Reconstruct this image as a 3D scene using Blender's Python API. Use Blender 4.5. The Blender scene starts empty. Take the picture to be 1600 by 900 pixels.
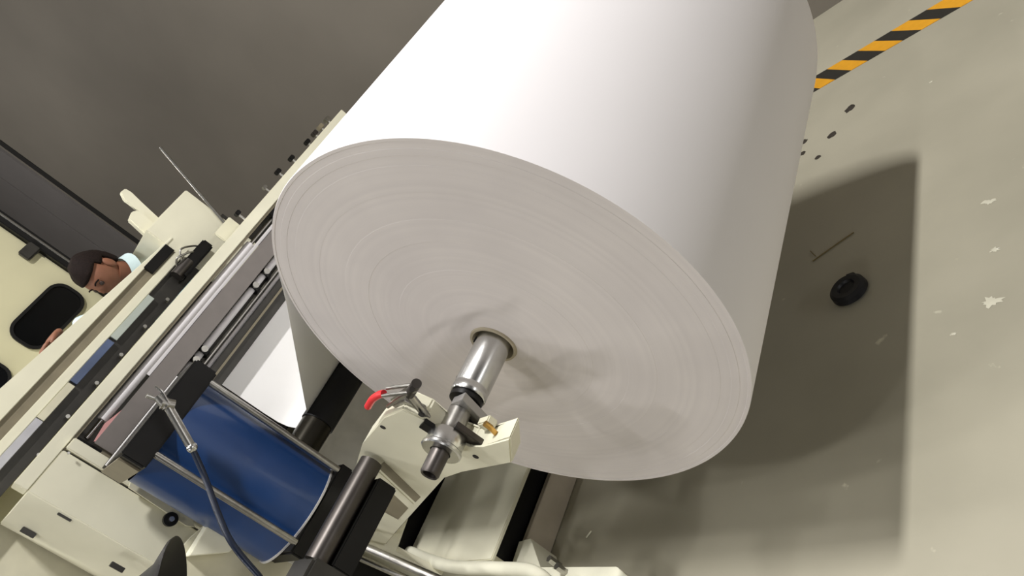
import bpy, bmesh, math, random
from mathutils import Vector, Matrix
random.seed(4)
C = bpy.context.scene.collection
# ------------------------------------------------------------------ camera
FPX, PITCH, YAW, ROT = 1129.987, 0.313911748, 0.893221778, 0.861898344
EYE = Vector((0, 0, 1.5))
cy, sy, cp, sp = math.cos(YAW), math.sin(YAW), math.cos(PITCH), math.sin(PITCH)
FW = Vector((-sy*cp, cy*cp, -sp)); RT = Vector((cy, sy, 0)); UP = RT.cross(FW)
cr, sr = math.cos(ROT), math.sin(ROT)
camd = bpy.data.cameras.new('camera'); cam = bpy.data.objects.new('camera', camd); C.objects.link(cam)
camd.sensor_width = 36; camd.lens = FPX*36/1600; camd.clip_start = .02; camd.clip_end = 60
# camera held tilted: its own x and y axes are turned about the view direction
ix = RT*cr - UP*sr          # world direction of image +X
iy = RT*sr + UP*cr          # world direction of image up
cam.matrix_world = Matrix(((ix.x, iy.x, -FW.x, EYE.x), (ix.y, iy.y, -FW.y, EYE.y), (ix.z, iy.z, -FW.z, EYE.z), (0, 0, 0, 1)))
bpy.context.scene.camera = cam

def at(px, py, axis, val):
    """measured pixel of the photograph -> point on the plane axis=val (metres)"""
    X, Y = px-800, py-450
    r = FW*FPX + ix*X - iy*Y
    t = (val-EYE[axis])/r[axis]
    return EYE + r*t
def Z(x, z24): return 1.5+(z24-1.5)*abs(x)/2.4

# ------------------------------------------------------------------ light
S = bpy.context.scene
S.view_settings.view_transform = 'Standard'; S.view_settings.look = 'None'
S.view_settings.exposure = 0.0; S.view_settings.gamma = 1
W = bpy.data.worlds.new('hall'); S.world = W; W.use_nodes = True
W.node_tree.nodes['Background'].inputs[0].default_value = (1.0, .97, .93, 1)
W.node_tree.nodes['Background'].inputs[1].default_value = .04
def area(name, loc, sx, sy_, power, col=(1, .98, .965), rot=(0, 0, 0)):
    d = bpy.data.lights.new(name, 'AREA'); d.shape = 'RECTANGLE'; d.size = sx; d.size_y = sy_; d.energy = power; d.color = col
    o = bpy.data.objects.new(name, d); o.location = loc; o.rotation_euler = rot; C.objects.link(o); return o
LX, LZ = -.123, 6.0
area('overhead_light', (LX, -2.4, LZ), .16, .5, 42)
area('overhead_light', (LX, 1.31, LZ), .18, .5, 288)
area('overhead_light', (-1.95, -1.1, LZ), .2, .5, 42)
area('overhead_light', (-2.6, -3.2, LZ), .2, .6, 75)  # unseen light added to raise the roll end more than its top
area('overhead_light', (-2.3, .8, LZ), .2, .5, 30)  # unseen light added to brighten the web and machine
area('overhead_light', (-4.2, .9, LZ), .3, 1.2, 30)  # unseen overhead fill standing in for room bounce
area('overhead_light', (-8.0, 1.4, LZ), 1.0, .4, 85)  # unseen light added overhead for the dark wall
# low unseen lights, mostly added fill, behind, left and right of the photographer
area('low_unseen_light', (-.8, -5.6, 2.3), 3, .4, 58, rot=(math.radians(75), 0, 0))  # added fill for the roll end
area('low_unseen_light', (-3.2, -4.2, 2.4), 1.2, .3, 26, rot=(math.radians(74), 0, math.radians(-18)))  # added fill for the roll end, kept off the floor shadow
area('low_unseen_light', (-3.8, -.7, 3.0), .5, .15, 15, rot=(math.radians(58), 0, math.radians(-58)))
area('low_unseen_light', (6.4, .8, 1.7), .4, 4, 74, rot=(0, math.radians(85), 0))  # added fill for the right side of the roll

# ------------------------------------------------------------------ materials
def srgb(r, g, b):
    f = lambda c: (c/255/12.92) if c/255 <= .04045 else ((c/255+.055)/1.055)**2.4
    return (f(r), f(g), f(b), 1)
MC = {}
def mat(name, col, rough=.5, metal=0, noise=.06, scale=18, bump=0.0, spec=.5, coat=0):
    if name in MC: return MC[name]
    m = bpy.data.materials.new(name); m.use_nodes = True; n = m.node_tree; b = n.nodes['Principled BSDF']
    b.inputs['Roughness'].default_value = rough; b.inputs['Metallic'].default_value = metal
    b.inputs['Specular IOR Level'].default_value = spec; b.inputs['Coat Weight'].default_value = coat
    tc = n.nodes.new('ShaderNodeTexCoord'); ns = n.nodes.new('ShaderNodeTexNoise'); ns.inputs['Scale'].default_value = scale; ns.inputs['Detail'].default_value = 5
    n.links.new(tc.outputs['Object'], ns.inputs['Vector'])
    r = n.nodes.new('ShaderNodeValToRGB'); c = srgb(*col)
    r.color_ramp.elements[0].position = .3; r.color_ramp.elements[1].position = .7
    r.color_ramp.elements[0].color = tuple(x*(1-noise) for x in c[:3])+(1,)
    r.color_ramp.elements[1].color = tuple(min(1, x*(1+noise)) for x in c[:3])+(1,)
    n.links.new(ns.outputs['Fac'], r.inputs['Fac']); n.links.new(r.outputs['Color'], b.inputs['Base Color'])
    if bump:
        bp = n.nodes.new('ShaderNodeBump'); bp.inputs['Strength'].default_value = bump; bp.inputs['Distance'].default_value = .002
        n.links.new(ns.outputs['Fac'], bp.inputs['Height']); n.links.new(bp.outputs['Normal'], b.inputs['Normal'])
    MC[name] = m; return m
CREAM = mat('cream_paint', (220, 217, 195), .38, noise=.05, scale=6)
CREAM2 = mat('cream_paint_worn', (205, 201, 178), .42, noise=.1, scale=9)
IVORY = mat('ivory_paint', (238, 236, 215), .35, noise=.03)
GREYP = mat('grey_sheet', (190, 188, 186), .45, noise=.04)
DARKG = mat('dark_grey_metal', (52, 50, 46), .42, .3, noise=.2)
BLACK = mat('black_paint', (14, 13, 12), .45, noise=.3, spec=.25)
BLACKR = mat('black_rubber', (15, 15, 20), .5, noise=.2)
OLIVE = mat('olive_brown_metal', (122, 114, 94), .5, noise=.08)
CHROME = mat('chrome_steel', (200, 200, 198), .27, 1, noise=.04, scale=40)
STEEL = mat('brushed_steel', (165, 163, 158), .32, 1, noise=.12, scale=60)
GUN = mat('dark_steel', (80, 76, 73), .4, .9, noise=.15)
BLUE = mat('blue_enamel', (22, 56, 106), .32, noise=.12, scale=5, coat=.15)
BLUEG = mat('blue_film', (74, 88, 118), .35, noise=.2, scale=12)
RED = mat('red_grip', (208, 36, 44), .4, noise=.05)
PINK = mat('pink_paper', (205, 150, 148), .6, noise=.08)
PAPER = mat('white_paper', (222, 219, 220), .62, noise=.012, scale=3, spec=.25)
GLASS = mat('black_glass', (8, 9, 10), .12, noise=.1)
WEBP = mat('web_paper', (246, 245, 243), .6, noise=.01, scale=3, spec=.25)
SKIN = mat('skin', (134, 88, 66), .55, noise=.08, scale=30)
HAIR = mat('hair', (26, 17, 14), .75, noise=.5, scale=160, bump=1, spec=.15)
SHIRT = mat('pale_blue_shirt', (196, 216, 218), .8, noise=.06, scale=30)
TROUS = mat('dark_trousers', (45, 47, 56), .8)
HOSE = mat('navy_hose', (17, 27, 46), .35)
YEL = mat('yellow_tape', (224, 160, 34), .45, noise=.06, scale=25)
TBLK = mat('black_tape', (40, 38, 34), .45, noise=.1, scale=25)

def paper_face():
    m = bpy.data.materials.new('paper_roll_end'); m.use_nodes = True; n = m.node_tree; b = n.nodes['Principled BSDF']
    b.inputs['Roughness'].default_value = .75; b.inputs['Specular IOR Level'].default_value = .2
    tc = n.nodes.new('ShaderNodeTexCoord'); sx = n.nodes.new('ShaderNodeSeparateXYZ'); n.links.new(tc.outputs['Object'], sx.inputs[0])
    cm = n.nodes.new('ShaderNodeCombineXYZ'); n.links.new(sx.outputs['X'], cm.inputs[0]); n.links.new(sx.outputs['Z'], cm.inputs[1])
    ln = n.nodes.new('ShaderNodeVectorMath'); ln.operation = 'LENGTH'; n.links.new(cm.outputs[0], ln.inputs[0])
    c2 = n.nodes.new('ShaderNodeCombineXYZ'); mu = n.nodes.new('ShaderNodeMath'); mu.operation = 'MULTIPLY'; mu.inputs[1].default_value = 60
    n.links.new(ln.outputs['Value'], mu.inputs[0]); n.links.new(mu.outputs[0], c2.inputs[0])
    ns = n.nodes.new('ShaderNodeTexNoise'); ns.inputs['Scale'].default_value = 1; ns.inputs['Detail'].default_value = 6; n.links.new(c2.outputs[0], ns.inputs['Vector'])
    n2 = n.nodes.new('ShaderNodeTexNoise'); n2.inputs['Scale'].default_value = 5; n.links.new(tc.outputs['Object'], n2.inputs['Vector'])
    mx = n.nodes.new('ShaderNodeMath'); mx.operation = 'MULTIPLY'; n.links.new(ns.outputs['Fac'], mx.inputs[0]); n.links.new(n2.outputs['Fac'], mx.inputs[1])
    r = n.nodes.new('ShaderNodeValToRGB'); r.color_ramp.elements[0].position = .1; r.color_ramp.elements[1].position = .42
    r.color_ramp.elements[0].color = srgb(208, 202, 200); r.color_ramp.elements[1].color = srgb(219, 213, 210)
    n.links.new(mx.outputs[0], r.inputs['Fac']); n.links.new(r.outputs['Color'], b.inputs['Base Color'])
    bp = n.nodes.new('ShaderNodeBump'); bp.inputs['Strength'].default_value = .10; bp.inputs['Distance'].default_value = .0012
    n.links.new(ns.outputs['Fac'], bp.inputs['Height']); n.links.new(bp.outputs['Normal'], b.inputs['Normal'])
    return m
PFACE = paper_face()

def floor_mat():
    m = bpy.data.materials.new('epoxy_floor'); m.use_nodes = True; n = m.node_tree; b = n.nodes['Principled BSDF']
    tc = n.nodes.new('ShaderNodeTexCoord')
    a = n.nodes.new('ShaderNodeTexNoise'); a.inputs['Scale'].default_value = 1.1; a.inputs['Detail'].default_value = 6; n.links.new(tc.outputs['Object'], a.inputs['Vector'])
    r = n.nodes.new('ShaderNodeValToRGB'); r.color_ramp.elements[0].position = .3; r.color_ramp.elements[1].position = .72
    r.color_ramp.elements[0].color = srgb(155, 151, 134); r.color_ramp.elements[1].color = srgb(182, 177, 158); n.links.new(a.outputs['Fac'], r.inputs['Fac'])
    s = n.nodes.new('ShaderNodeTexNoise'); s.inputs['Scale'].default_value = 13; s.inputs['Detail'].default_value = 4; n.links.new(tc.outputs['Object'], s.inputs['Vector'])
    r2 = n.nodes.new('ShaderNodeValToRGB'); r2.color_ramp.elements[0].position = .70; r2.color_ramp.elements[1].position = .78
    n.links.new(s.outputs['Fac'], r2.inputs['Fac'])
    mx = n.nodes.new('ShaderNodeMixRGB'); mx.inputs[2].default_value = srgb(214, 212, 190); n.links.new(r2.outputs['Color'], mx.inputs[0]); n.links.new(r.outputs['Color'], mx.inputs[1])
    n.links.new(mx.outputs[0], b.inputs['Base Color'])
    rr = n.nodes.new('ShaderNodeMapRange'); rr.inputs[3].default_value = .28; rr.inputs[4].default_value = .5; n.links.new(a.outputs['Fac'], rr.inputs[0]); n.links.new(rr.outputs[0], b.inputs['Roughness'])
    bp = n.nodes.new('ShaderNodeBump'); bp.inputs['Strength'].default_value = .25; bp.inputs['Distance'].default_value = .004
    n.links.new(s.outputs['Fac'], bp.inputs['Height']); n.links.new(bp.outputs['Normal'], b.inputs['Normal'])
    return m
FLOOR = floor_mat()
WALL = mat('dark_grey_wall', (122, 116, 106), .8, noise=.10, scale=.9)
WALLP = mat('grey_wall_panel', (116, 112, 110), .7, noise=.06, scale=2)
SEAM = mat('dark_seam', (34, 32, 30), .8)
CEIL = mat('ceiling_grey', (150, 148, 142), .9)

# ------------------------------------------------------------------ helpers
def box(bm, lo, hi, bev=0.0):
    lo, hi = Vector([min(a, b) for a, b in zip(lo, hi)]), Vector([max(a, b) for a, b in zip(lo, hi)])
    r = bmesh.ops.create_cube(bm, size=1); vs = r['verts']; d = hi-lo; c = (hi+lo)/2
    for v in vs: v.co = Vector((v.co.x*d.x, v.co.y*d.y, v.co.z*d.z))+c
    if bev:
        es = list({e for v in vs for e in v.link_edges})
        bmesh.ops.bevel(bm, geom=es, offset=min(bev, min(d)*.4), segments=2, affect='EDGES')
def basis(a, b):
    z = (Vector(b)-Vector(a)).normalized(); x = z.orthogonal().normalized(); return x, z.cross(x), z
def tube(bm, a, b, r, n=20, r2=None, cap=True):
    a, b = Vector(a), Vector(b); r2 = r if r2 is None else r2; x, y, z = basis(a, b)
    A = [bm.verts.new(a+(x*math.cos(t)+y*math.sin(t))*r) for t in [2*math.pi*i/n for i in range(n)]]
    B = [bm.verts.new(b+(x*math.cos(t)+y*math.sin(t))*r2) for t in [2*math.pi*i/n for i in range(n)]]
    for i in range(n): bm.faces.new((A[i], A[(i+1) % n], B[(i+1) % n], B[i]))
    if cap: bm.faces.new(A[::-1]); bm.faces.new(B)
def lathe(bm, o, ax, prof, n=48):
    """prof: (distance along ax, radius); open profile"""
    o = Vector(o); x, y, z = basis(o, o+Vector(ax)); rings = []
    for d, r in prof:
        rings.append([bm.verts.new(o+z*d+(x*math.cos(2*math.pi*i/n)+y*math.sin(2*math.pi*i/n))*max(r, 1e-4)) for i in range(n)])
    for A, B in zip(rings, rings[1:]):
        for i in range(n): bm.faces.new((A[i], A[(i+1) % n], B[(i+1) % n], B[i]))
def path_tube(bm, pts, r, n=10, sub=6):
    pts = [Vector(p) for p in pts]; P = []
    for i in range(len(pts)-1):
        p0, p1, p2, p3 = pts[max(i-1, 0)], pts[i], pts[i+1], pts[min(i+2, len(pts)-1)]
        for k in range(sub):
            t = k/sub; P.append(.5*((2*p1)+(p2-p0)*t+(2*p0-5*p1+4*p2-p3)*t*t+(3*p1-p0-3*p2+p3)*t**3))
    P.append(pts[-1]); rings = []; x = None
    for i, p in enumerate(P):
        d = (P[min(i+1, len(P)-1)]-P[max(i-1, 0)]).normalized()
        x = d.orthogonal().normalized() if x is None else (x-d*x.dot(d)).normalized(); y = d.cross(x)
        rings.append([bm.verts.new(p+(x*math.cos(2*math.pi*k/n)+y*math.sin(2*math.pi*k/n))*r) for k in range(n)])
    for A, B in zip(rings, rings[1:]):
        for k in range(n): bm.faces.new((A[k], A[(k+1) % n], B[(k+1) % n], B[k]))
    bm.faces.new(rings[0][::-1]); bm.faces.new(rings[-1])
def prism(bm, poly, off, bev=0.0):
    """poly: list of 3-d points in a plane, extruded by vector off"""
    off = Vector(off); A = [bm.verts.new(Vector(p)) for p in poly]; B = [bm.verts.new(Vector(p)+off) for p in poly]; n = len(A)
    fs = [bm.faces.new(A), bm.faces.new(B[::-1])]
    for i in range(n): fs.append(bm.faces.new((A[i], B[i], B[(i+1) % n], A[(i+1) % n])))
    if bev:
        es = list({e for f in fs for e in f.edges}); bmesh.ops.bevel(bm, geom=es, offset=bev, segments=2, affect='EDGES')
def xz(pts, y): return [(a, y, b) for a, b in pts]
def obj(name, bm, m, parent=None, smooth=None):
    bmesh.ops.recalc_face_normals(bm, faces=bm.faces)
    if parent is not None:
        inv = parent['_o']; T = Vector(inv)
        for v in bm.verts: v.co -= T
    me = bpy.data.meshes.new(name); bm.to_mesh(me); bm.free(); o = bpy.data.objects.new(name, me)
    for k in (m if isinstance(m, (list, tuple)) else [m]): me.materials.append(k)
    for p in me.polygons: p.use_smooth = True
    if smooth is not False: me.set_sharp_from_angle(angle=math.radians(38))
    C.objects.link(o)
    if parent is not None:
        if parent.type == 'EMPTY': o.parent = parent
        else: o.parent = parent
        o['_o'] = parent['_o']
    return o
def thing(name, label, cat, loc, group=None):
    o = bpy.data.objects.new(name, None); C.objects.link(o); o.location = loc; o.empty_display_size = .05
    o['label'] = label; o['category'] = cat; o['_o'] = tuple(loc)
    if group: o['group'] = group
    return o
def single(name, bm, m, label, cat, loc, group=None, kind=None):
    for v in bm.verts: v.co -= Vector(loc)
    o = obj(name, bm, m); o.location = loc; o['label'] = label; o['category'] = cat; o['_o'] = tuple(loc)
    if group: o['group'] = group
    return o
def struct(name, bm, m, label=None):
    o = obj(name, bm, m); o['kind'] = 'structure'; o['_o'] = (0, 0, 0)
    if label: o['label'] = label; o['category'] = 'room'
    return o
def B(): return bmesh.new()
def bx(name, lo, hi, m, parent, bev=.002):
    b = B(); box(b, lo, hi, bev); return obj(name, b, m, parent)
def tb(name, a, b_, r, m, parent, n=20, r2=None):
    b = B(); tube(b, a, b_, r, n, r2); return obj(name, b, m, parent)

# ------------------------------------------------------------------ room
WY = 4.0
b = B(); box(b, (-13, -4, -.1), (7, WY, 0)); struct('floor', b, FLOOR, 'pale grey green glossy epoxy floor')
b = B(); box(b, (-13, WY, -.1), (7, WY+.15, 6.3)); wall = struct('wall_back', b, WALL, 'dark grey plain wall behind the paper roll')
b = B(); box(b, (-13.15, -4, -.1), (-13, WY+.15, 6.3)); struct('wall_left', b, WALL, 'dark grey wall far behind the machine')
b = B(); box(b, (-13, -4, 6.3), (7, WY, 6.4)); struct('ceiling', b, CEIL, 'grey ceiling of the hall')
# wall panels and the dark seam near the machine end
for k, (x0, x1, m, dep) in enumerate([(-9.05, -8.95, SEAM, .012), (-9.75, -9.12, WALLP, .03), (-11.6, -9.82, WALLP, .02)]):
    b = B(); box(b, (x0, WY-dep, 0), (x1, WY, 6.3), 0)
    o = obj('wall_panel' if k else 'panel_seam', b, m, wall)

# hazard tape on the floor
ty0, ty1 = 3.19, 3.335
b = B(); per = .156; sl = .135; x = at(1308, 107, 2, 0).x-per/2-per*8; k = 0
while x < 1.6:
    x2 = x+per/2*1.0
    q = [(x, ty0), (x2, ty0), (x2-sl, ty1), (x-sl, ty1)]
    lo = [b.verts.new((a, c, .0005)) for a, c in q]; hi = [b.verts.new((a, c, .0022)) for a, c in q]
    fs = [b.faces.new(hi), b.faces.new(lo[::-1])]+[b.faces.new((lo[i], lo[(i+1) % 4], hi[(i+1) % 4], hi[i])) for i in range(4)]
    for f in fs: f.material_index = k % 2
    x = x2; k += 1
tape = single('hazard_tape', b, [YEL, TBLK], 'yellow and black striped hazard tape stuck across the floor', 'tape', (-.5, 3.26, 0))

# ------------------------------------------------------------------ paper roll
RX, RZ, Y0, Y1, R = -1.3629, .9097, .9270, 2.1701, .6
roll = thing('paper_roll', 'huge roll of white paper hanging on a chrome shaft', 'paper roll', (RX, Y0, RZ))
b = B(); n = 192
prof = [(Y1-Y0, .06), (Y1-Y0, R-.004), (Y1-Y0-.004, R), (.003, R), (0, R-.0015)]
lathe(b, (RX, Y0, RZ), (0, 1, 0), prof, n); obj('paper_body', b, PAPER, roll)
b = B(); pr = [(0, R-.0015)]
rr = R-.0015
random.seed(9)
for rad, dy in [(.5915, .0), (.5905, .0012), (.5755, .0012), (.5745, .0004), (.5585, .0004), (.5575, .0010), (.536, .0010), (.5352, .0006), (.469, .0006), (.4683, .0009), (.399, .0009), (.3984, .0005), (.335, .0005), (.3343, .0010), (.2505, .0010), (.2498, .0006), (.12, .0006), (.061, .0006)]:
    pr.append((dy, rad))
lathe(b, (RX, Y0, RZ), (0, 1, 0), pr, n); ro = obj('roll_end', b, PFACE, roll)
for p_ in ro.data.polygons: p_.use_smooth = False
b = B(); lathe(b, (RX, Y0, RZ), (0, 1, 0), [(.2, .052), (-.001, .052), (-.004, .0535), (-.004, .0595), (.002, .061)], 64)
obj('core', b, mat('core_board', (170, 160, 138), .7), roll)
b = B(); lathe(b, (RX, Y0+.15, RZ), (0, 1, 0), [(0, .052), (0, .001)], 32); obj('core_plug', b, SEAM, roll)

# expanding shaft
sh = thing('roll_shaft', 'thick chrome shaft sticking out of the core of the paper roll', 'shaft', (RX, .78, RZ))
b = B(); lathe(b, (RX, 0, RZ), (0, 1, 0), [(1.07, .0), (1.07, .043), (.798, .043), (.795, .0415), (.789, .0415), (.786, .043), (.772, .043), (.769, .041), (.769, .036)], 56); obj('shaft_body', b, CHROME, sh)
b = B(); lathe(b, (RX, 0, RZ), (0, 1, 0), [(.769, .036), (.764, .036), (.764, .040), (.755, .039), (.752, .033), (.75, .0)], 48); obj('end_ring', b, BLACK, sh)
for yy in (.80, .90):
    d = Vector((.25, -.35, .9)).normalized() if 0 else None
    pass
b = B(); p0 = Vector((RX-.030, .812, RZ+.0295)); tube(b, p0, p0+Vector((-.0025, 0, .0025)), .005, 12); obj('air_valve', b, BLACK, sh)
b = B(); p0 = Vector((RX-.018, .917, RZ+.0385)); tube(b, p0, p0+Vector((-.001, 0, .0035)), .008, 12); obj('key_slot', b, BLACK, sh)
b = B(); lathe(b, (RX, 0, RZ), (0, 1, 0), [(.752, .0), (.752, .027), (.665, .026)], 40); obj('shaft_neck', b, STEEL, sh)
b = B(); lathe(b, (RX, 0, RZ), (0, 1, 0), [(.668, .022), (.668, .040), (.662, .043), (.634, .043), (.630, .047), (.624, .047), (.621, .044), (.621, .024)], 40); obj('bearing_collar', b, CHROME, sh)
b = B(); lathe(b, (RX, 0, RZ), (0, 1, 0), [(.665, .022), (.568, .0215), (.564, .019), (.566, .015), (.58, .013), (.58, 0)], 40); obj('shaft_stub', b, GUN, sh)

# ------------------------------------------------------------------ swing arm carrying the shaft
AY = .66
arm = thing('swing_arm', 'cream swing arm plate carrying the end of the roll shaft', 'machine arm', (-2.0, AY, .62))
pp = [(598, 652), (628, 640), (662, 655), (690, 682), (735, 700), (757, 700), (797, 684), (800, 724), (722, 737), (692, 745), (596, 858), (560, 850), (530, 850), (556, 728), (566, 694)]
b = B(); poly = [at(x, y, 1, AY) for x, y in pp]
prism(b, poly, (0, .055, 0), .004); obj('arm_plate', b, CREAM, arm)
for q in [(658, 649), (598, 668), (743, 714)]:
    p = at(*q, 1, AY-.001); b = B(); tube(b, p, p+Vector((0, .004, 0)), .0075, 14); obj('bolt_hole', b, SEAM, arm)
# raised strips and a panel whose recess is only darker olive colour
b = B(); prism(b, [at(x, y, 1, AY-.001) for x, y in [(590, 730), (600, 722), (657, 777), (649, 785)]], (0, .004, 0), 0); obj('arm_strip', b, OLIVE, arm)
b = B(); prism(b, [at(x, y, 1, AY-.002) for x, y in [(582, 742), (588, 734), (646, 788), (640, 796)]], (0, .004, 0), .001); obj('arm_strip', b, CREAM, arm)
b = B(); prism(b, [at(x, y, 1, AY-.001) for x, y in [(588, 764), (596, 752), (638, 794), (622, 812), (585, 792)]], (0, .004, 0), 0); obj('arm_dark_panel', b, OLIVE, arm)

# saddle rails and blocks either side of the neck
def slab(nm, px, y, t, m, bev=.001):
    b = B(); prism(b, [at(u, v, 1, y) for u, v in px], (0, t, 0), bev); return obj(nm, b, m, arm)
slab('saddle_block', [(704, 632), (722, 624), (768, 672), (760, 690), (748, 690), (706, 646)], .728, .02, mat('light_steel', (176, 174, 172), .35, .6))
slab('saddle_rail', [(703, 644), (711, 641), (755, 683), (750, 694), (742, 692), (704, 652)], .718, .010, BLACK)
slab('saddle_rail', [(654, 668), (662, 660), (716, 696), (710, 704)], .653, .012, BLACK)
slab('chrome_bar', [(702, 676), (712, 666), (757, 698), (753, 707), (742, 706)], .668, .014, GUN)
b = B(); a = at(752, 665, 1, .70); box(b, a+Vector((-.012, 0, -.02)), a+Vector((.028, .02, .006)), .003); obj('latch_block', b, CREAM2, arm)
b = B(); a = at(765, 667, 1, .69); c = at(787, 690, 1, .69); tube(b, a, c, .006, 12); tube(b, a+Vector((0, 0, -.004)), a+Vector((0, 0, .014)), .007, 12); obj('latch_pin', b, mat('brass', (190, 150, 84), .3, .9), arm)
b = B(); a = at(790, 683, 1, .69); path_tube(b, [a, a+Vector((.01, -.01, .008)), a+Vector((.03, -.01, .006))], .003, 8, 4); obj('latch_wire', b, GUN, arm)
# toggle clamp with red handle
cl = thing('toggle_clamp', 'steel toggle clamp with a red handle bolted on the cream arm', 'clamp', at(640, 640, 1, .67))
cY = .675
b = B(); prism(b, [at(x, y, 1, cY) for x, y in [(612, 634), (632, 626), (662, 640), (668, 662), (640, 652), (628, 645)]], (0, .012, 0), .001); obj('clamp_base', b, STEEL, cl)
b = B()
for yo in (-.006, .014):
    path_tube(b, [at(600, 615, 1, cY)+Vector((0, yo, 0)), at(620, 612, 1, cY)+Vector((0, yo, 0)), at(640, 610, 1, cY)+Vector((0, yo, 0))], .0045, 8, 4)
    path_tube(b, [at(608, 632, 1, cY)+Vector((0, yo, 0)), at(628, 618, 1, cY)+Vector((0, yo, 0)), at(652, 606, 1, cY)+Vector((0, yo, 0))], .0045, 8, 4)
obj('linkage', b, STEEL, cl)
b = B(); tube(b, at(640, 616, 1, cY), at(651, 599, 1, cY), .011, 16); tube(b, at(644, 608, 1, cY-.014), at(644, 608, 1, cY+.02), .006, 12); obj('spindle', b, GUN, cl)
b = B(); tube(b, at(640, 617, 1, cY), at(668, 652, 1, cY), .0095, 12); obj('clamp_arm', b, STEEL, cl)
b = B(); path_tube(b, [at(600, 615, 1, cY), at(592, 617, 1, cY), at(582, 624, 1, cY), at(575, 635, 1, cY)], .0088, 12, 5); obj('handle_grip', b, RED, cl)

# ------------------------------------------------------------------ base beam under the roll
base = thing('base_beam', 'cream floor beam running under the paper roll', 'machine base', (-2.4, 1.4, 0))
bx('top_plate', (-2.72, .76, .235), (-2.11, 2.3, .25), CREAM, base, .003)
bx('box_body', (-2.70, .80, 0), (-2.20, 2.28, .235), BLACK, base, 0)
bx('side_plate', (-2.18, .80, 0.002), (-2.155, 2.28, .118), mat('drab_sheet', (176, 166, 148), .5), base, .002)
bx('end_plate', (-2.70, .765, 0), (-2.16, .80, .235), CREAM2, base, .003)
b = B(); path_tube(b, [at(640, 862, 2, .27), at(700, 884, 2, .27), at(770, 888, 2, .27), at(830, 893, 2, .27), at(860, 915, 2, .27)], 0.022, 14, 6); obj('curved_guard', b, IVORY, base)
b = B(); prism(b, [at(x, y, 2, .14) for x, y in [(806, 886), (963, 885), (995, 912), (985, 985), (806, 985)]], (0, 0, -.139), .002); obj('foot_plate', b, IVORY, base)
b = B(); prism(b, [at(x, y, 2, .13) for x, y in [(811, 846), (829, 841), (845, 888), (796, 892)]], (0, 0, -.128), .001); obj('gusset', b, IVORY, base)
b = B()
for q in [(868, 880), (880, 892)]:
    p = at(*q, 2, .15); tube(b, p-Vector((0, 0, .02)), p+Vector((0, 0, .03)), .012, 6)
obj('anchor_bolt', b, STEEL, base)

# ------------------------------------------------------------------ unwinder frame (station nearest the roll)
FX = -2.6
fr = thing('unwinder_frame', 'cream machine frame with long top beam left of the paper roll', 'machine', (FX, .6, 0))
yL = at(44, 832, 0, -2.74).y
b = B(); prism(b, [(FX, .468, 0), (FX, .325, 0), (-2.74, yL, 0), (-2.93, yL, 0), (-2.93, .468, 0)], (0, 0, 1.5025), .003); obj('side_column', b, CREAM, fr)
bx('guide_strip', (-2.62, .474, .6), (-2.585, .512, 1.50), CREAM, fr, .003)
bx('top_beam', (-2.72, .326, 1.5035), (FX, 2.235, 1.5465), CREAM, fr, .002)
bx('beam_lip', (-2.72, .47, 1.493), (-2.605, 2.22, 1.503), OLIVE, fr, .001)
bx('far_column', (-2.93, 2.14, 0), (-2.606, 2.24, 1.5), CREAM, fr, .004)
bx('lower_panel', (-2.80, .52, 0.0), (-2.76, 2.14, .88), mat('pale_sheet', (236, 235, 232), .5), fr, .002)
bx('gap_shade', (-2.76, .52, 0), (-2.752, 2.14, .47), BLACK, fr, .001)  # black sheet standing in for the shade in the gap under the arm
bx('inner_back', (-2.92, .47, .9), (-2.89, 2.14, 1.50), DARKG, fr, .001)
bx('end_bracket', (-2.72, .512, 1.40), (-2.64, .53, 1.498), BLACK, fr, .002)
bx('end_bracket', (-2.72, 1.58, 1.44), (-2.61, 1.66, 1.5), BLACK, fr, .002)
def zz(v, x=FX): return Z(x, v)
bx('cover_plate', (-2.62, .53, zz(1.388)), (-2.60, 2.14, zz(1.449)), mat('warm_grey_sheet', (116, 110, 106), .5), fr, .001)
bx('dark_rail', (-2.66, .70, zz(1.258)), (-2.62, 2.14, zz(1.318)), DARKG, fr, .002)
bx('rail_edge', (-2.62, .70, zz(1.29)), (-2.612, 2.14, zz(1.297)), OLIVE, fr, 0)
bx('near_bracket', (-2.66, .50, 1.22), (-2.615, .56, 1.41), OLIVE, fr, .003)
# lever details on column
b = B(); p = at(265, 812, 0, -2.58); tube(b, p, p+Vector((.02, 0, 0)), .022, 20); obj('adjust_knob', b, BLACK, fr)
b = B(); tube(b, p+Vector((.02, 0, 0)), p+Vector((.032, 0, 0)), .008, 12); obj('knob_stem', b, CHROME, fr)
b = B(); p = at(207, 760, 0, -2.58); tube(b, p, p+Vector((.012, 0, 0)), .007, 12); obj('frame_bolt', b, CHROME, fr)
b = B(); p = at(107, 708, 0, -2.58); tube(b, p, p+Vector((.006, 0, 0)), .004, 10); obj('frame_bolt', b, STEEL, fr)
b = B(); prism(b, [at(x, y, 0, -2.575) for x, y in [(205, 748), (222, 750), (300, 812), (303, 824), (290, 822), (200, 762)]], (.012, 0, 0), .001); obj('slide_plate', b, CREAM2, fr)
# small dark slot and hinge boxes on the column
for px, py in [(102, 806), (44, 832), (183, 886)]:
    p = at(px, py, 0, -2.62 if px != 44 else -2.735); b = B(); box(b, (p.x-.008, p.y-.008, p.z-.022), (p.x+.010, p.y+.007, p.z+.022), .001); obj('hinge', b, DARKG, fr)

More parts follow.
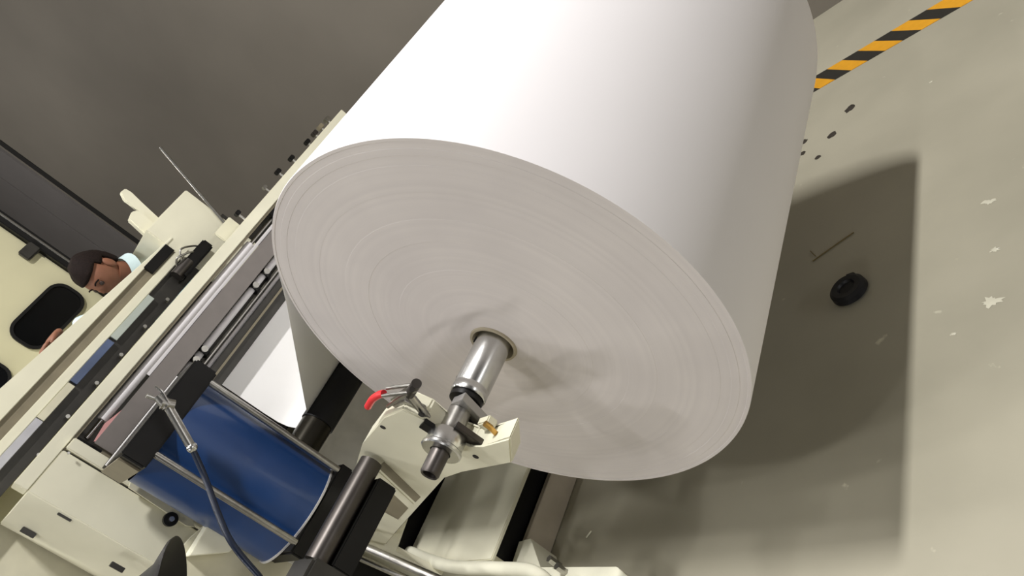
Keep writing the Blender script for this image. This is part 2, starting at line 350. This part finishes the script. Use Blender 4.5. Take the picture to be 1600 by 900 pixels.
# rollers
def roller(label, xc, z24a, z24b, ya, yb, m, shaft=(.1, .1), group=None):
    za, zb = Z(xc, z24a), Z(xc, z24b); r = abs(za-zb)/2; zc = (za+zb)/2
    t = thing('guide_roller', label, 'roller', (xc, (ya+yb)/2, zc), group)
    tb('roller_tube', (xc, ya, zc), (xc, yb, zc), r, m, t, 28)
    tb('shaft_end', (xc, ya-shaft[0], zc), (xc, ya, zc), r*.45, CHROME, t, 14)
    tb('shaft_end', (xc, yb, zc), (xc, yb+shaft[1], zc), r*.45, STEEL, t, 14)
    return zc, r
roller('white paper covered roller just under the cream top beam', -2.63, 1.489, 1.459, .605, 1.43, PAPER, (.07, .2))
b = B(); za, zb = Z(-2.62, 1.462), Z(-2.62, 1.451)
box(b, (-2.621, .80, za), (-2.619, 1.9, zb)); single('paper_strip', b, PAPER, 'narrow white paper edge under the white roller', 'paper', (-2.62, 1.3, zb))
b = B(); prism(b, [at(x, y, 0, -2.615) for x, y in [(146, 690), (152, 690), (190, 648), (196, 636), (163, 662)]], (.003, 0, 0)); single('paper_strip', b, PINK, 'pinkish loose paper edge at the near end of the white roller', 'paper', at(160, 675, 0, -2.615))
zc, r = roller('white roller with two pairs of black collars below the grey cover plate', -2.64, 1.386, 1.362, .62, 2.05, PAPER, (.06, .05))
for yc, lb in ((at(312, 546, 0, -2.64).y, 'second black clamping collar from the blue cylinder on the lower white roller'), (at(298, 562, 0, -2.64).y, 'black clamping collar nearest the blue cylinder on the lower white roller'),
               (at(408, 425, 0, -2.64).y, 'black clamping collar nearest the big roll on the lower white roller'), (at(389, 445, 0, -2.64).y, 'second black clamping collar from the big roll on the lower white roller')):
    t = thing('shaft_collar', lb, 'collar', (-2.64, yc, zc), 'collars on the lower roller')
    b = B(); lathe(b, (-2.64, yc-.011, zc), (0, 1, 0), [(0, .017), (0, .027), (.022, .027), (.022, .017)], 24); obj('ring', b, BLACK, t)
    b = B(); tube(b, (-2.612, yc, zc), (-2.604, yc, zc), .012, 12); tube(b, (-2.63, yc, zc+.012), (-2.62, yc, zc+.04), .005, 8); obj('clamp_screw', b, STEEL, t)
roller('slim steel roller between the collared white roller and the dark rail', -2.65, 1.352, 1.338, .62, 2.05, STEEL, (.06, .05))
roller('slim white roller directly above the dark rail', -2.65, 1.336, 1.321, .62, 2.05, PAPER, (.06, .05))
# big black guide roller that turns the web
BX, BR = -2.44, .060
BZ = at(516, 627, 0, BX).z-.004; print('black roller', BZ)
t = thing('guide_roller', 'black rubber roller turning the white web beside the roll', 'roller', (BX, 1.4, BZ))
tb('roller_tube', (BX, .925, BZ), (BX, 2.14, BZ), BR, BLACKR, t, 48)
b = B(); lathe(b, (BX, 0, BZ), (0, 1, 0), [(.925, .056), (.60, .054), (.60, .0)], 32); obj('shaft_end', b, mat('blackened_steel', (60, 57, 50), .25, .8), t)
# the web: tangent off the roll, under to the black roller, up behind the dark rail
web = B(); P1 = (RX+R*math.cos(math.radians(120.6)), RZ+R*math.sin(math.radians(120.6))); d = Vector((-.861, -.509))
P2 = (-2.394, .985)
line = [P1, (-1.848, 1.308), P2, (-2.45, .955), (-2.50, .937), (-2.55, .93), (-2.60, .935), (-2.635, .955), (-2.655, .99), (-2.662, 1.05), (-2.664, 1.22), (-2.668, 1.30)]
yn, yf = Y0+.002, Y1-.002
th = .0008
prev = None
for i, (x, z) in enumerate(line):
    v = [web.verts.new((x, yn, z)), web.verts.new((x, yf, z)), web.verts.new((x-th, yn, z-th)), web.verts.new((x-th, yf, z-th))]
    if prev:
        web.faces.new((prev[0], prev[1], v[1], v[0])); web.faces.new((prev[2], v[2], v[3], prev[3]))
        web.faces.new((prev[0], v[0], v[2], prev[2])); web.faces.new((prev[1], prev[3], v[3], v[1]))
    prev = v
single('paper_web', web, WEBP, 'wide white sheet of paper running from the roll into the machine', 'paper', (-2.4, 1.5, 1.1))

# ------------------------------------------------------------------ blue air cylinder
BXc, BYc, Br = -2.365, .625, .178
ac = thing('air_cylinder', 'large blue cylinder clamped between black end caps by steel tie rods', 'cylinder', (BXc, BYc, .80))
b = B(); lathe(b, (BXc, BYc, 0), (0, 0, 1), [(.845, Br), (1.31, Br)], 72); obj('barrel', b, BLUE, ac)
b = B(); lathe(b, (BXc, BYc, 0), (0, 0, 1), [(.839, Br-.02), (.839, Br+.004), (.845, Br+.004), (.845, Br-.01)], 72); obj('seal_ring', b, GREYP, ac)
bx('end_cap', (-2.50, .455, 1.31), (-2.185, .785, 1.385), BLACK, ac, .006)
bx('end_cap', (-2.50, .47, .79), (-2.19, .775, .838), BLACK, ac, .006)
bx('cap_side', (-2.49, .449, 1.315), (-2.22, .456, 1.38), OLIVE, ac, .001)
for (x, y) in ((-2.2, .505), (-2.2, .752), (-2.49, .50), (-2.49, .76)):
    r_ = tb('tie_rod', (x, y, .835), (x, y, 1.312), .0105, STEEL, ac, 16)
bx('mount_bracket', (-2.585, .56, 1.325), (-2.49, .70, 1.37), DARKG, ac, .002)
bx('mount_bracket', (-2.76, .56, .795), (-2.49, .70, .83), DARKG, ac, .002)
tb('air_pipe', (-2.22, .42, 1.393), (-2.22, .72, 1.393), .003, GREYP, ac, 10)

# dark hydraulic cylinder lying in front, along the machine width
hx, hz = -1.56, .965
a = at(580, 722, 1, .645); c = at(468, 862, 0, a.x); c = Vector((a.x, c.y, a.z))
hc = thing('hydraulic_cylinder', 'dark steel cylinder lying in front of the blue cylinder', 'cylinder', a)
tb('cylinder_tube', a, c, .029, GUN, hc, 36)
pB = at(600, 765, 1, .60); 
bx('mount_rail', (a.x-.014, c.y+.003, a.z-.085), (a.x+.03, a.y-.03, a.z-.028), BLACK, hc, .004)
bx('back_rail', (a.x-.06, c.y+.0, a.z-.005), (a.x-.028, a.y-.02, a.z+.012), BLACK, hc, .003)
bx('front_block', (a.x-.075, c.y-.10, a.z-.075), (a.x+.05, c.y, a.z+.025), DARKG, hc, .008)
b = B(); lathe(b, c+Vector((0, -.100, -.01)), (0, 1, 0), [(-.006, .0), (-.006, .02), (0, .02)], 24); obj('port_cap', b, STEEL, hc)
# steel piston rods going down to the base
for k, (q0, q1, rr_, lb) in enumerate([((548, 845), (700, 912), .013, 'upper'), ((540, 862), (660, 915), .010, 'lower')]):
    a0 = at(*q0, 1, .60); a1 = at(*q1, 1, .56)
    t = thing('piston_rod', 'steel rod slanting down below the cream arm, %s of two' % lb, 'rod', a1)
    tb('rod', a0, a1, rr_, STEEL, t, 20); tb('rod_end', a0-(a1-a0).normalized()*.02, a0, rr_*1.35, GUN, t, 16)
# cream side skirt below arm and cylinder
sk = thing('side_guard', 'cream sheet guard under the blue cylinder', 'machine guard', (-2.4, .4, 0))
b = B(); prism(b, [at(x, y, 0, -2.42) for x, y in [(300, 838), (342, 802), (420, 862), (500, 905), (480, 960), (240, 960), (262, 880)]], (-.02, 0, 0), .001); obj('guard_sheet', b, CREAM2, sk)
b = B(); prism(b, [at(x, y, 0, -2.36) for x, y in [(295, 869), (328, 817), (366, 841), (371, 850), (358, 863)]], (-.06, 0, 0), .002); obj('guard_cap', b, IVORY, sk)
b = B(); prism(b, [at(x, y, 1, .72) for x, y in [(530, 862), (560, 790), (640, 800), (618, 862), (690, 900), (660, 915), (560, 915)]], (0, .02, 0), .001); obj('guard_sheet', b, CREAM, sk)
b = B(); prism(b, [at(x, y, 1, .71) for x, y in [(560, 800), (580, 797), (612, 828), (604, 850), (560, 818)]], (0, .01, 0), .001); obj('guard_rib', b, OLIVE, sk)

# ------------------------------------------------------------------ blow gun and hose
g = thing('air_blow_gun', 'grey metal air blow gun hanging beside the blue cylinder', 'blow gun', at(260, 640, 0, -2.08))
GX = -2.09
b = B(); path_tube(b, [at(262, 634, 0, GX), at(278, 662, 0, GX), at(297, 695, 0, GX)], .0125, 14, 4); obj('gun_handle', b, STEEL, g)
b = B(); tube(b, at(252, 630, 0, GX), at(272, 634, 0, GX), .016, 14); tube(b, at(246, 618, 0, GX), at(262, 634, 0, GX), .013, 14, .017); obj('gun_body', b, STEEL, g)
b = B(); path_tube(b, [at(250, 626, 0, GX), at(240, 622, 0, GX), at(229, 618, 0, GX)], .006, 10, 3); obj('nozzle', b, CHROME, g)
b = B(); path_tube(b, [at(243, 604, 0, GX+.01), at(253, 612, 0, GX+.015), at(262, 628, 0, GX+.012)], .004, 8, 4); obj('trigger', b, CHROME, g)
b = B(); bmesh.ops.create_uvsphere(b, u_segments=16, v_segments=10, radius=.015); bmesh.ops.translate(b, verts=b.verts, vec=at(300, 699, 0, GX)); obj('hose_fitting', b, CHROME, g)
b = B(); path_tube(b, [at(301, 702, 0, GX), at(320, 745, 0, GX), at(340, 800, 0, GX+.03), at(362, 848, 0, GX+.06), at(402, 897, 0, GX+.08), at(440, 935, 0, GX+.08), Vector((-1.96, .36, .55)), Vector((-1.93, .34, .2)), Vector((-1.88, .28, .012)), Vector((-1.7, .1, .010)), Vector((-1.5, -.3, .010))], .0085, 12, 8); obj('air_hose', b, HOSE, g)
# black funnel hood
cp_ = at(262, 932, 0, -1.9)
b = B(); ax = (ix*.985+FW*.17).normalized()
lathe(b, cp_, ax, [(-.11, .02), (-.08, .035), (-.03, .075), (0, .125), (.008, .13), (.003, .124), (-.028, .07), (-.08, .03), (-.108, 0)], 48)
fn = thing('black_funnel', 'black dished cover at the bottom corner in front of the cream column', 'cover', cp_)
obj('dish', b, BLACK, fn)
tb('stem', cp_-ax*.085, at(236, 925, 0, -2.6), .012, BLACK, fn, 14)

# ------------------------------------------------------------------ second station behind
QX = -2.86
st = thing('feeder_station', 'cream rails of the second machine station where the person stands', 'machine', (QX, .6, 0))
def q(v): return Z(QX, v)
b = B(); prism(b, [(QX, -.35, q(1.674)), (QX, 1.37, q(1.674)), (QX, 1.37, q(1.680)), (QX, .57, q(1.732)), (QX, -.35, q(1.745))], (-.05, 0, 0), .002); obj('upper_rail', b, CREAM, st)
bx('brown_panel', (QX-.04, -.35, q(1.640)), (QX-.01, 1.37, q(1.674)), OLIVE, st, .001)
bx('lower_rail', (QX-.05, -.35, q(1.612)), (QX, 1.37, q(1.640)), CREAM, st, .003)
bx('belt_bed', (QX-.05, -.35, q(1.545)), (QX-.012, 1.6, q(1.612)), DARKG, st, .001)
bx('side_box', (QX-.35, 1.33, 1.40), (QX-.004, 1.58, 1.80), CREAM, st, .004)
bx('bed_frame', (-2.99, -.35, 0), (-2.95, 1.55, 1.5), CREAM2, st, .003)
zb0, zb1 = q(1.590), q(1.612)
def ys(px, py): return at(px, py, 0, QX).y
cols = [(-.3, ys(58, 652), mat('pale_grey_film', (178, 178, 184), .4), 'film_panel'), (ys(58, 652), ys(110, 598), CREAM2, 'side_block'), (ys(112, 596), ys(172, 530), BLUEG, 'film_panel'), (ys(176, 528), ys(236, 462), mat('pale_glass_film', (176, 184, 176), .2), 'film_panel')]
for y0, y1, m, nm in cols: bx(nm, (QX-.02, y0, zb0), (QX+.004, y1-.003, zb1), m, st, .001)
bx('black_end', (QX-.02, 1.20, q(1.645)), (QX+.004, 1.33, q(1.678)), BLACK, st, .001)
for px, py in [(60, 712), (105, 652), (150, 600), (188, 556), (225, 512), (260, 470)]:
    p = at(px, py, 0, QX+.01); b = B(); tube(b, p, p+Vector((.02, 0, 0)), .007, 8); obj('screw', b, STEEL, st)
# machinery heap at the end of the belt bed
p = at(300, 405, 0, QX)
b = B(); box(b, (QX-.0, p.y-.10, q(1.56)), (QX+.05, p.y+.08, q(1.60)), .006); obj('motor', b, BLACK, st)
b = B(); tube(b, (QX+.03, p.y-.11, q(1.585)), (QX+.03, p.y-.03, q(1.585)), .026, 16); obj('motor_cap', b, GUN, st)
b = B(); path_tube(b, [(QX+.03, p.y-.05, q(1.60)), (QX+.05, p.y-.02, q(1.63)), (QX+.04, p.y+.03, q(1.61)), (QX+.03, p.y+.05, q(1.59))], .004, 8, 5)
path_tube(b, [(QX+.03, p.y-.08, q(1.60)), (QX+.06, p.y-.06, q(1.62)), (QX+.05, p.y-.0, q(1.60)), (QX+.03, p.y+.02, q(1.58))], .004, 8, 5); obj('cable', b, STEEL, st)
# white lever device and grey rod
dv = thing('white_sensor_bracket', 'white two pronged bracket standing above the cream side box', 'bracket', at(235, 370, 0, -2.95))
b = B(); prism(b, [at(x, y, 0, -2.95) for x, y in [(188, 300), (196, 294), (206, 300), (228, 322), (262, 352), (254, 366), (215, 326), (194, 312)]], (-.02, 0, 0), .003); obj('prong', b, CREAM, dv)
b = B(); prism(b, [at(x, y, 0, -2.93) for x, y in [(201, 342), (206, 330), (218, 328), (262, 366), (252, 382), (240, 378)]], (-.03, 0, 0), .004); obj('prong', b, CREAM, dv)
b = B(); prism(b, [at(x, y, 0, -2.955) for x, y in [(236, 376), (262, 350), (272, 352), (266, 380), (250, 388)]], (-.02, 0, 0), .002); obj('bracket_base', b, CREAM, dv)
b = B(); a0 = at(354, 352, 0, -2.8); a1 = at(250, 230, 0, -2.8); tube(b, a0, a1, .0065, 12)
t = single('grey_rod', b, STEEL, 'thin pale grey rod sticking up against the dark wall', 'rod', a0)
# fittings along the top of the beam
for k, (px, py, m, lb, s) in enumerate([(373, 335, BLACK, 'black bolt head on the cream beam nearest the grey rod', .012), (415, 294, STEEL, 'small white fitting on the top beam beside the two black knobs', .010), (436, 270, BLACK, 'lower of two black knobs on the top beam', .013), (457, 249, BLACK, 'upper of two black knobs on the top beam', .013), (482, 224, BLACK, 'dark valve on the beam next to the big roll', .013), (495, 212, GUN, 'steel valve on the beam beside the dark valve', .014), (507, 204, OLIVE, 'brownish fitting near the beam end by the roll', .014), (521, 196, STEEL, 'pale fitting on the very end of the beam by the roll', .014)]):
    p = at(px, py, 0, -2.64); zb = 1.5465
    t = thing('beam_fitting', lb, 'fitting', (p.x, p.y, zb))
    tb('stem', (p.x, p.y, zb-.001), (p.x, p.y, max(p.z, zb+.012)), s*.5, STEEL, t, 10)
    b = B(); box(b, (p.x-s, p.y-s, max(p.z, zb+.012)-.003), (p.x+s, p.y+s, max(p.z, zb+.012)+s*1.2), .003); obj('head', b, m, t)
bb = at(362, 352, 0, -2.68)
b = B(); box(b, (-2.74, bb.y-.05, 1.54), (-2.725, bb.y+.05, 1.60), .003); obj('mount_tab', b, CREAM, fr)

# ------------------------------------------------------------------ rear cream housing with dark windows
HX = -4.0
hs = thing('machine_housing', 'tall cream machine housing with dark rounded windows', 'machine', (HX-.6, .6, 0))
yr = at(150, 455, 0, HX).y
def wall_with(b): pass
bx('housing_body', (HX-1.2, -1.6, 0), (HX, yr, 2.75), mat('housing_cream', (190, 185, 152), .5, noise=.07, scale=3), hs, .01)
bx('corner_post', (HX-.02, yr+.004, 0), (HX+.03, yr+.055, 2.75), BLACK, hs, .004)
tb('edge_bar', (HX+.035, yr+.035, 0), (HX+.035, yr+.035, 2.75), .006, STEEL, hs, 8)
bx('corner_clip', (HX, yr-.07, at(78, 365, 0, HX).z-.03), (HX+.03, yr+.03, at(78, 365, 0, HX).z+.03), DARKG, hs, .006)
def rrect(y0, y1, z0, z1, r, x, n=6):
    pts = []
    for (cy_, cz_, a0) in ((y1-r, z1-r, 0), (y0+r, z1-r, 90), (y0+r, z0+r, 180), (y1-r, z0+r, 270)):
        for k in range(n+1):
            a = math.radians(a0+90*k/n); pts.append((x, cy_+r*math.cos(a), cz_+r*math.sin(a)))
    return pts
def hwin(y0, y1, z0, z1):
    b = B(); A = rrect(y0, y1, z0, z1, .07, HX+.001); I = rrect(y0+.014, y1-.014, z0+.014, z1-.014, .057, HX+.001); n = len(A)
    va = [b.verts.new(p) for p in A]; vi = [b.verts.new(p) for p in I]
    wa = [b.verts.new(Vector(p)+Vector((.014, 0, 0))) for p in A]; wi = [b.verts.new(Vector(p)+Vector((.014, 0, 0))) for p in I]
    for i in range(n):
        j = (i+1) % n
        b.faces.new((wa[i], wa[j], wi[j], wi[i])); b.faces.new((va[i], va[j], wa[j], wa[i])); b.faces.new((vi[i], wi[i], wi[j], vi[j])); b.faces.new((va[i], vi[i], vi[j], va[j]))
    f = obj('window_frame', b, BLACK, hs)
    b = B(); prism(b, [Vector(p)+Vector((.001, 0, 0)) for p in I], (.004, 0, 0)); g_ = obj('pane', b, GLASS, f)
wy1 = at(134, 466, 0, HX).y; wy0 = at(20, 530, 0, HX).y; wz1 = at(52, 472, 0, HX).z; wz0 = at(100, 514, 0, HX).z
print('win', wy0, wy1, wz0, wz1)
hwin(wy0, wy1, wz0, wz1)
hwin(wy0-.12-(wy1-wy0), wy0-.12, wz0, wz1)
# work ledge in front of housing (white edge where the hand rests)
bx('ledge', (HX+.02, -.6, 1.66), (HX+.45, 1.28, 1.70), IVORY, hs, .004)

# ------------------------------------------------------------------ person
def skin_obj(name, verts, edges, radii, m, parent, root=0, sub=2):
    o_ = Vector(parent['_o']); me = bpy.data.meshes.new(name); me.from_pydata([Vector(v)-o_ for v in verts], edges, []); o = bpy.data.objects.new(name, me); C.objects.link(o)
    o.parent = parent; o['_o'] = parent['_o']; me.materials.append(m)
    md = o.modifiers.new('s', 'SKIN'); me.skin_vertices[0].data[root].use_root = True
    for i, r in enumerate(radii): me.skin_vertices[0].data[i].radius = r if isinstance(r, tuple) else (r, r)
    md.use_smooth_shade = True; o.modifiers.new('u', 'SUBSURF').levels = sub; o.modifiers['u'].render_levels = sub
    return o
PX = -3.12
hd = at(158, 427, 0, PX)     # centre of the head
print('head', hd)
PLAT = .13
per_ = thing('person', 'dark haired person in a pale blue shirt bent over the machine', 'person', (PX-.08, hd.y+.18, PLAT))
nz = at(222, 428, 0, PX).z
pel = Vector((PX-.1, hd.y+.2, PLAT+.95)); chest = Vector((PX-.05, hd.y+.17, nz-.22)); neck = at(204, 424, 0, PX-.02); nk2 = at(178, 428, 0, PX)
skl, skr = Vector((PX-.22, hd.y+.19, nz-.03)), Vector((PX+.09, hd.y+.18, nz-.05))
hand = at(76, 536, 0, PX+.02)
V = [pel, chest, neck, skl, skr, skl+Vector((-.05, -.06, -.24)), skr+Vector((.04, -.05, -.22))]
el2 = V[6]; wr = hand+Vector((0, .07, .00)); el1 = V[5]; wr1 = el1+Vector((.05, -.22, .04))
V += [el1.lerp(wr1, .95), el2.lerp(wr, .95)]
skin_obj('shirt', V, [(0, 1), (1, 2), (1, 3), (1, 4), (3, 5), (4, 6), (5, 7), (6, 8)], [(.15, .12), (.16, .12), .055, .065, .065, .05, .05, .04, .04], SHIRT, per_)
hipl, hipr = pel+Vector((-.10, 0, -.04)), pel+Vector((.10, 0, -.04))
L = [pel, hipl, hipr, hipl+Vector((-.01, -.02, -.43)), hipr+Vector((.01, -.02, -.43)), Vector((hipl.x-.01, hipl.y+.02, PLAT+.1)), Vector((hipr.x+.01, hipr.y+.02, PLAT+.1))]
skin_obj('trousers', L, [(0, 1), (0, 2), (1, 3), (2, 4), (3, 5), (4, 6)], [(.14, .11), .09, .09, .065, .065, .055, .055], TROUS, per_)
for p in (Vector(L[5]), Vector(L[6])):
    b = B(); box(b, (p.x-.045, p.y-.19, PLAT), (p.x+.045, p.y+.08, PLAT+.09), .03); obj('shoe', b, BLACK, per_)
# head: shaped sphere, face toward -Y and down
def head_mesh():
    b = B(); bmesh.ops.create_uvsphere(b, u_segments=40, v_segments=28, radius=1)
    for v in b.verts:
        x, y, z = v.co           # local: -y is the face, z up
        k = 1 - .16*max(0, -z)**1.5
        X = x*.074*k; Y = y*.096*(1-.08*max(0, -z)); Zc = z*.118
        if y < 0 and z < -.25: Y -= .006*min(1, (-z-.25)*2)         # chin
        n_ = math.exp(-((x/.16)**2+((z+.12)/.2)**2));  Y -= .022*n_ if y < -.3 else 0    # nose
        for sx_ in (-.36, .36):
            e = math.exp(-(((x-sx_)/.16)**2+((z-.05)/.11)**2)); Y += .009*e if y < -.3 else 0
        bw = math.exp(-((z-.24)/.1)**2); Y -= .004*bw if y < -.3 else 0
        lp = math.exp(-((x/.3)**2+((z+.5)/.07)**2)); Y -= .006*lp if y < -.3 else 0
        v.co = (X, Y, Zc)
    return b
# yaw toward camera a little, nod down
RH = Matrix.Rotation(math.radians(24), 4, 'Z') @ Matrix.Rotation(math.radians(30), 4, 'X') @ Matrix.Scale(.88, 4)
def place(b, M=RH, c=hd):
    bmesh.ops.transform(b, matrix=Matrix.Translation(c) @ M, verts=b.verts); return b
obj('head', place(head_mesh()), SKIN, per_)
b = B(); bmesh.ops.create_uvsphere(b, u_segments=40, v_segments=28, radius=1)
dl = []
for v in b.verts:
    x, y, z = v.co
    if (y < -.2 and z < .40) or z < -.40 or (abs(x) > .5 and z < .18 and y < .22): dl.append(v)
    s = 1+.03*math.sin(9*x+5*z)*math.cos(7*y)
    v.co = (x*.083*s, (y*.106+.004)*s, z*.130*s+.002)
bmesh.ops.delete(b, geom=dl, context='VERTS')
h = obj('hair', place(b), HAIR, per_); sm = h.modifiers.new('t', 'SOLIDIFY'); sm.thickness = .012; sm.offset = -.6
for sx_ in (-1, 1):
    b = B(); bmesh.ops.create_uvsphere(b, u_segments=14, v_segments=10, radius=1)
    for v in b.verts: v.co = (v.co.x*.010+sx_*.077, v.co.y*.020+.008, v.co.z*.033-.002)
    obj('ear', place(b), SKIN, per_)
    b = B(); bmesh.ops.create_uvsphere(b, u_segments=12, v_segments=8, radius=.011); bmesh.ops.translate(b, verts=b.verts, vec=(sx_*.029, -.082, .006)); obj('eye', place(b), mat('eye', (60, 45, 40), .3), per_)
    b = B(); path_tube(b, [(sx_*.014, -.096, .026), (sx_*.03, -.095, .032), (sx_*.048, -.084, .026)], .0035, 8, 4); obj('eyebrow', place(b), HAIR, per_)
b = B(); path_tube(b, [(-.022, -.094, -.058), (0, -.101, -.056), (.022, -.094, -.058)], .004, 8, 4); obj('mouth', place(b), mat('lips', (112, 62, 54), .5), per_)
b = B(); tube(b, neck+Vector((0, .0, -.02)), nk2, .052, 20, .056); obj('neck', b, SKIN, per_)
b = B(); lathe(b, neck+Vector((0, .0, -.015)), (nk2-neck), [(0, .075), (.045, .066), (.05, .070), (.01, .088)], 24); obj('collar', b, SHIRT, per_)
# hands with five fingers
def hand_obj(w, d, side):
    d = Vector(d).normalized(); up = Vector((0, 0, 1)); s = d.cross(up).normalized(); up = s.cross(d)
    Vt = [w, w+d*.04, w+d*.085]; E_ = [(0, 1), (1, 2)]; Rr = [(.026, .02), (.036, .016), (.038, .014)]
    skin_obj('hand', Vt, E_, Rr, SKIN, per_)
    for k, (o_, ln) in enumerate([(-.028, .062), (-.010, .074), (.010, .07), (.028, .055)]):
        a0 = w+d*.075+s*o_; skin_obj('finger', [a0, a0+d*ln*.45-up*.003, a0+d*ln*.75-up*.016, a0+d*ln*.9-up*.032], [(0, 1), (1, 2), (2, 3)], [.0095, .009, .008, .007], SKIN, per_, sub=1)
    a0 = w+d*.03-s*side*.026; skin_obj('thumb', [a0, a0+d*.022-s*side*.022-up*.004, a0+d*.05-s*side*.03-up*.012], [(0, 1), (1, 2)], [.013, .011, .009], SKIN, per_, sub=1)
hand_obj(wr, (hand-wr), 1)
hand_obj(wr1, (.1, -1, -.2), -1)
b = B(); box(b, (PX-.45, hd.y-.5, 0), (PX+.0, hd.y+.75, PLAT), .004); single('standing_platform', b, DARKG, 'low dark platform behind the machine that the person stands on', 'platform', (PX-.2, hd.y+.1, 0))

# ------------------------------------------------------------------ small things on the floor
p = at(1330, 457, 2, 0)
dk = thing('rubber_cap', 'black round cap lying on the floor in the shadow of the roll', 'cap', p)
b = B(); lathe(b, p+Vector((0, 0, .001)), (0, 0, 1), [(0, 0), (0, .052), (.006, .060), (.024, .058), (.032, .048), (.030, .030), (.022, .026), (.022, 0)], 40); obj('cap_body', b, BLACKR, dk)
b = B(); box(b, p+Vector((-.012, .05, .004)), p+Vector((.018, .068, .024)), .004); obj('cap_tab', b, BLACKR, dk)
a0, a1 = at(1270, 408, 2, .003), at(1334, 363, 2, .003)
b = B(); path_tube(b, [a0, a0.lerp(a1, .5)+Vector((.004, .003, 0)), a1], .0022, 8, 4); single('straw', b, mat('straw', (120, 104, 62), .7), 'thin straw coloured sliver on the shaded floor beside the roll', 'debris', a0)
a0, a1 = at(1266, 392, 2, .003), at(1274, 400, 2, .003); b = B(); tube(b, a0, a1, .0016, 6); single('paper_scrap', b, mat('straw', (120, 104, 62), .7), 'tiny pale sliver just above the straw on the floor', 'debris', a0)
a0, a1 = at(916, 840, 2, .004), at(924, 830, 2, .004); b = B(); tube(b, a0, a1, .003, 6); single('paper_scrap', b, IVORY, 'tiny white scrap on the dark floor beside the base beam', 'debris', a0)
DIRT = mat('dirt_lump', (52, 46, 38), .8, bump=.5)
for px, py, s, lb in [(1328, 170, .022, 'dark dirt crumb on the floor farthest from the roll'), (1300, 211, .020, 'brown dirt crumb on the floor in the middle of the crumbs'), (1256, 222, .016, 'dark crumb right beside the edge of the paper roll'), (1254, 240, .014, 'small crumb nearest the shadow edge by the roll'), (1278, 246, .013, 'faint crumb on the floor just off the roll edge')]:
    p = at(px, py, 2, 0); b = B(); bmesh.ops.create_icosphere(b, subdivisions=2, radius=s)
    for v in b.verts: v.co = Vector((v.co.x*(1+random.uniform(-.3, .3)), v.co.y*(1+random.uniform(-.3, .3)), abs(v.co.z)*.3))+p
    single('dirt_crumb', b, DIRT, lb, 'debris', p)
SP = mat('off_white_mark', (206, 203, 184), .35)  # flat off-white patches laid just above the floor
for px, py, s, lb in [(1548, 471, .034, 'white ring shaped mark on the pale floor lower right'), (1555, 390, .016, 'small white mark on the floor above the ring mark'), (1490, 522, .010, 'tiny white dot on the floor near the shadow'), (1545, 316, .022, 'pale white patch on the floor upper right'), (1455, 128, .010, 'tiny white dot on the floor between shadow and tape')]:
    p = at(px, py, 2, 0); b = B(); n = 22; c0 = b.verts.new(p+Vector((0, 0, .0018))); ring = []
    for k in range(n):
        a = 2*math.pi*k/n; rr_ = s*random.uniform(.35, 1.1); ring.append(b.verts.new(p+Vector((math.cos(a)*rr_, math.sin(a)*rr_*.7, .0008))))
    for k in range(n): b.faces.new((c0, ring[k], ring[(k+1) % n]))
    single('floor_mark', b, SP, lb, 'stain', p)
for o in bpy.data.objects:
    if '_o' in o: del o['_o']
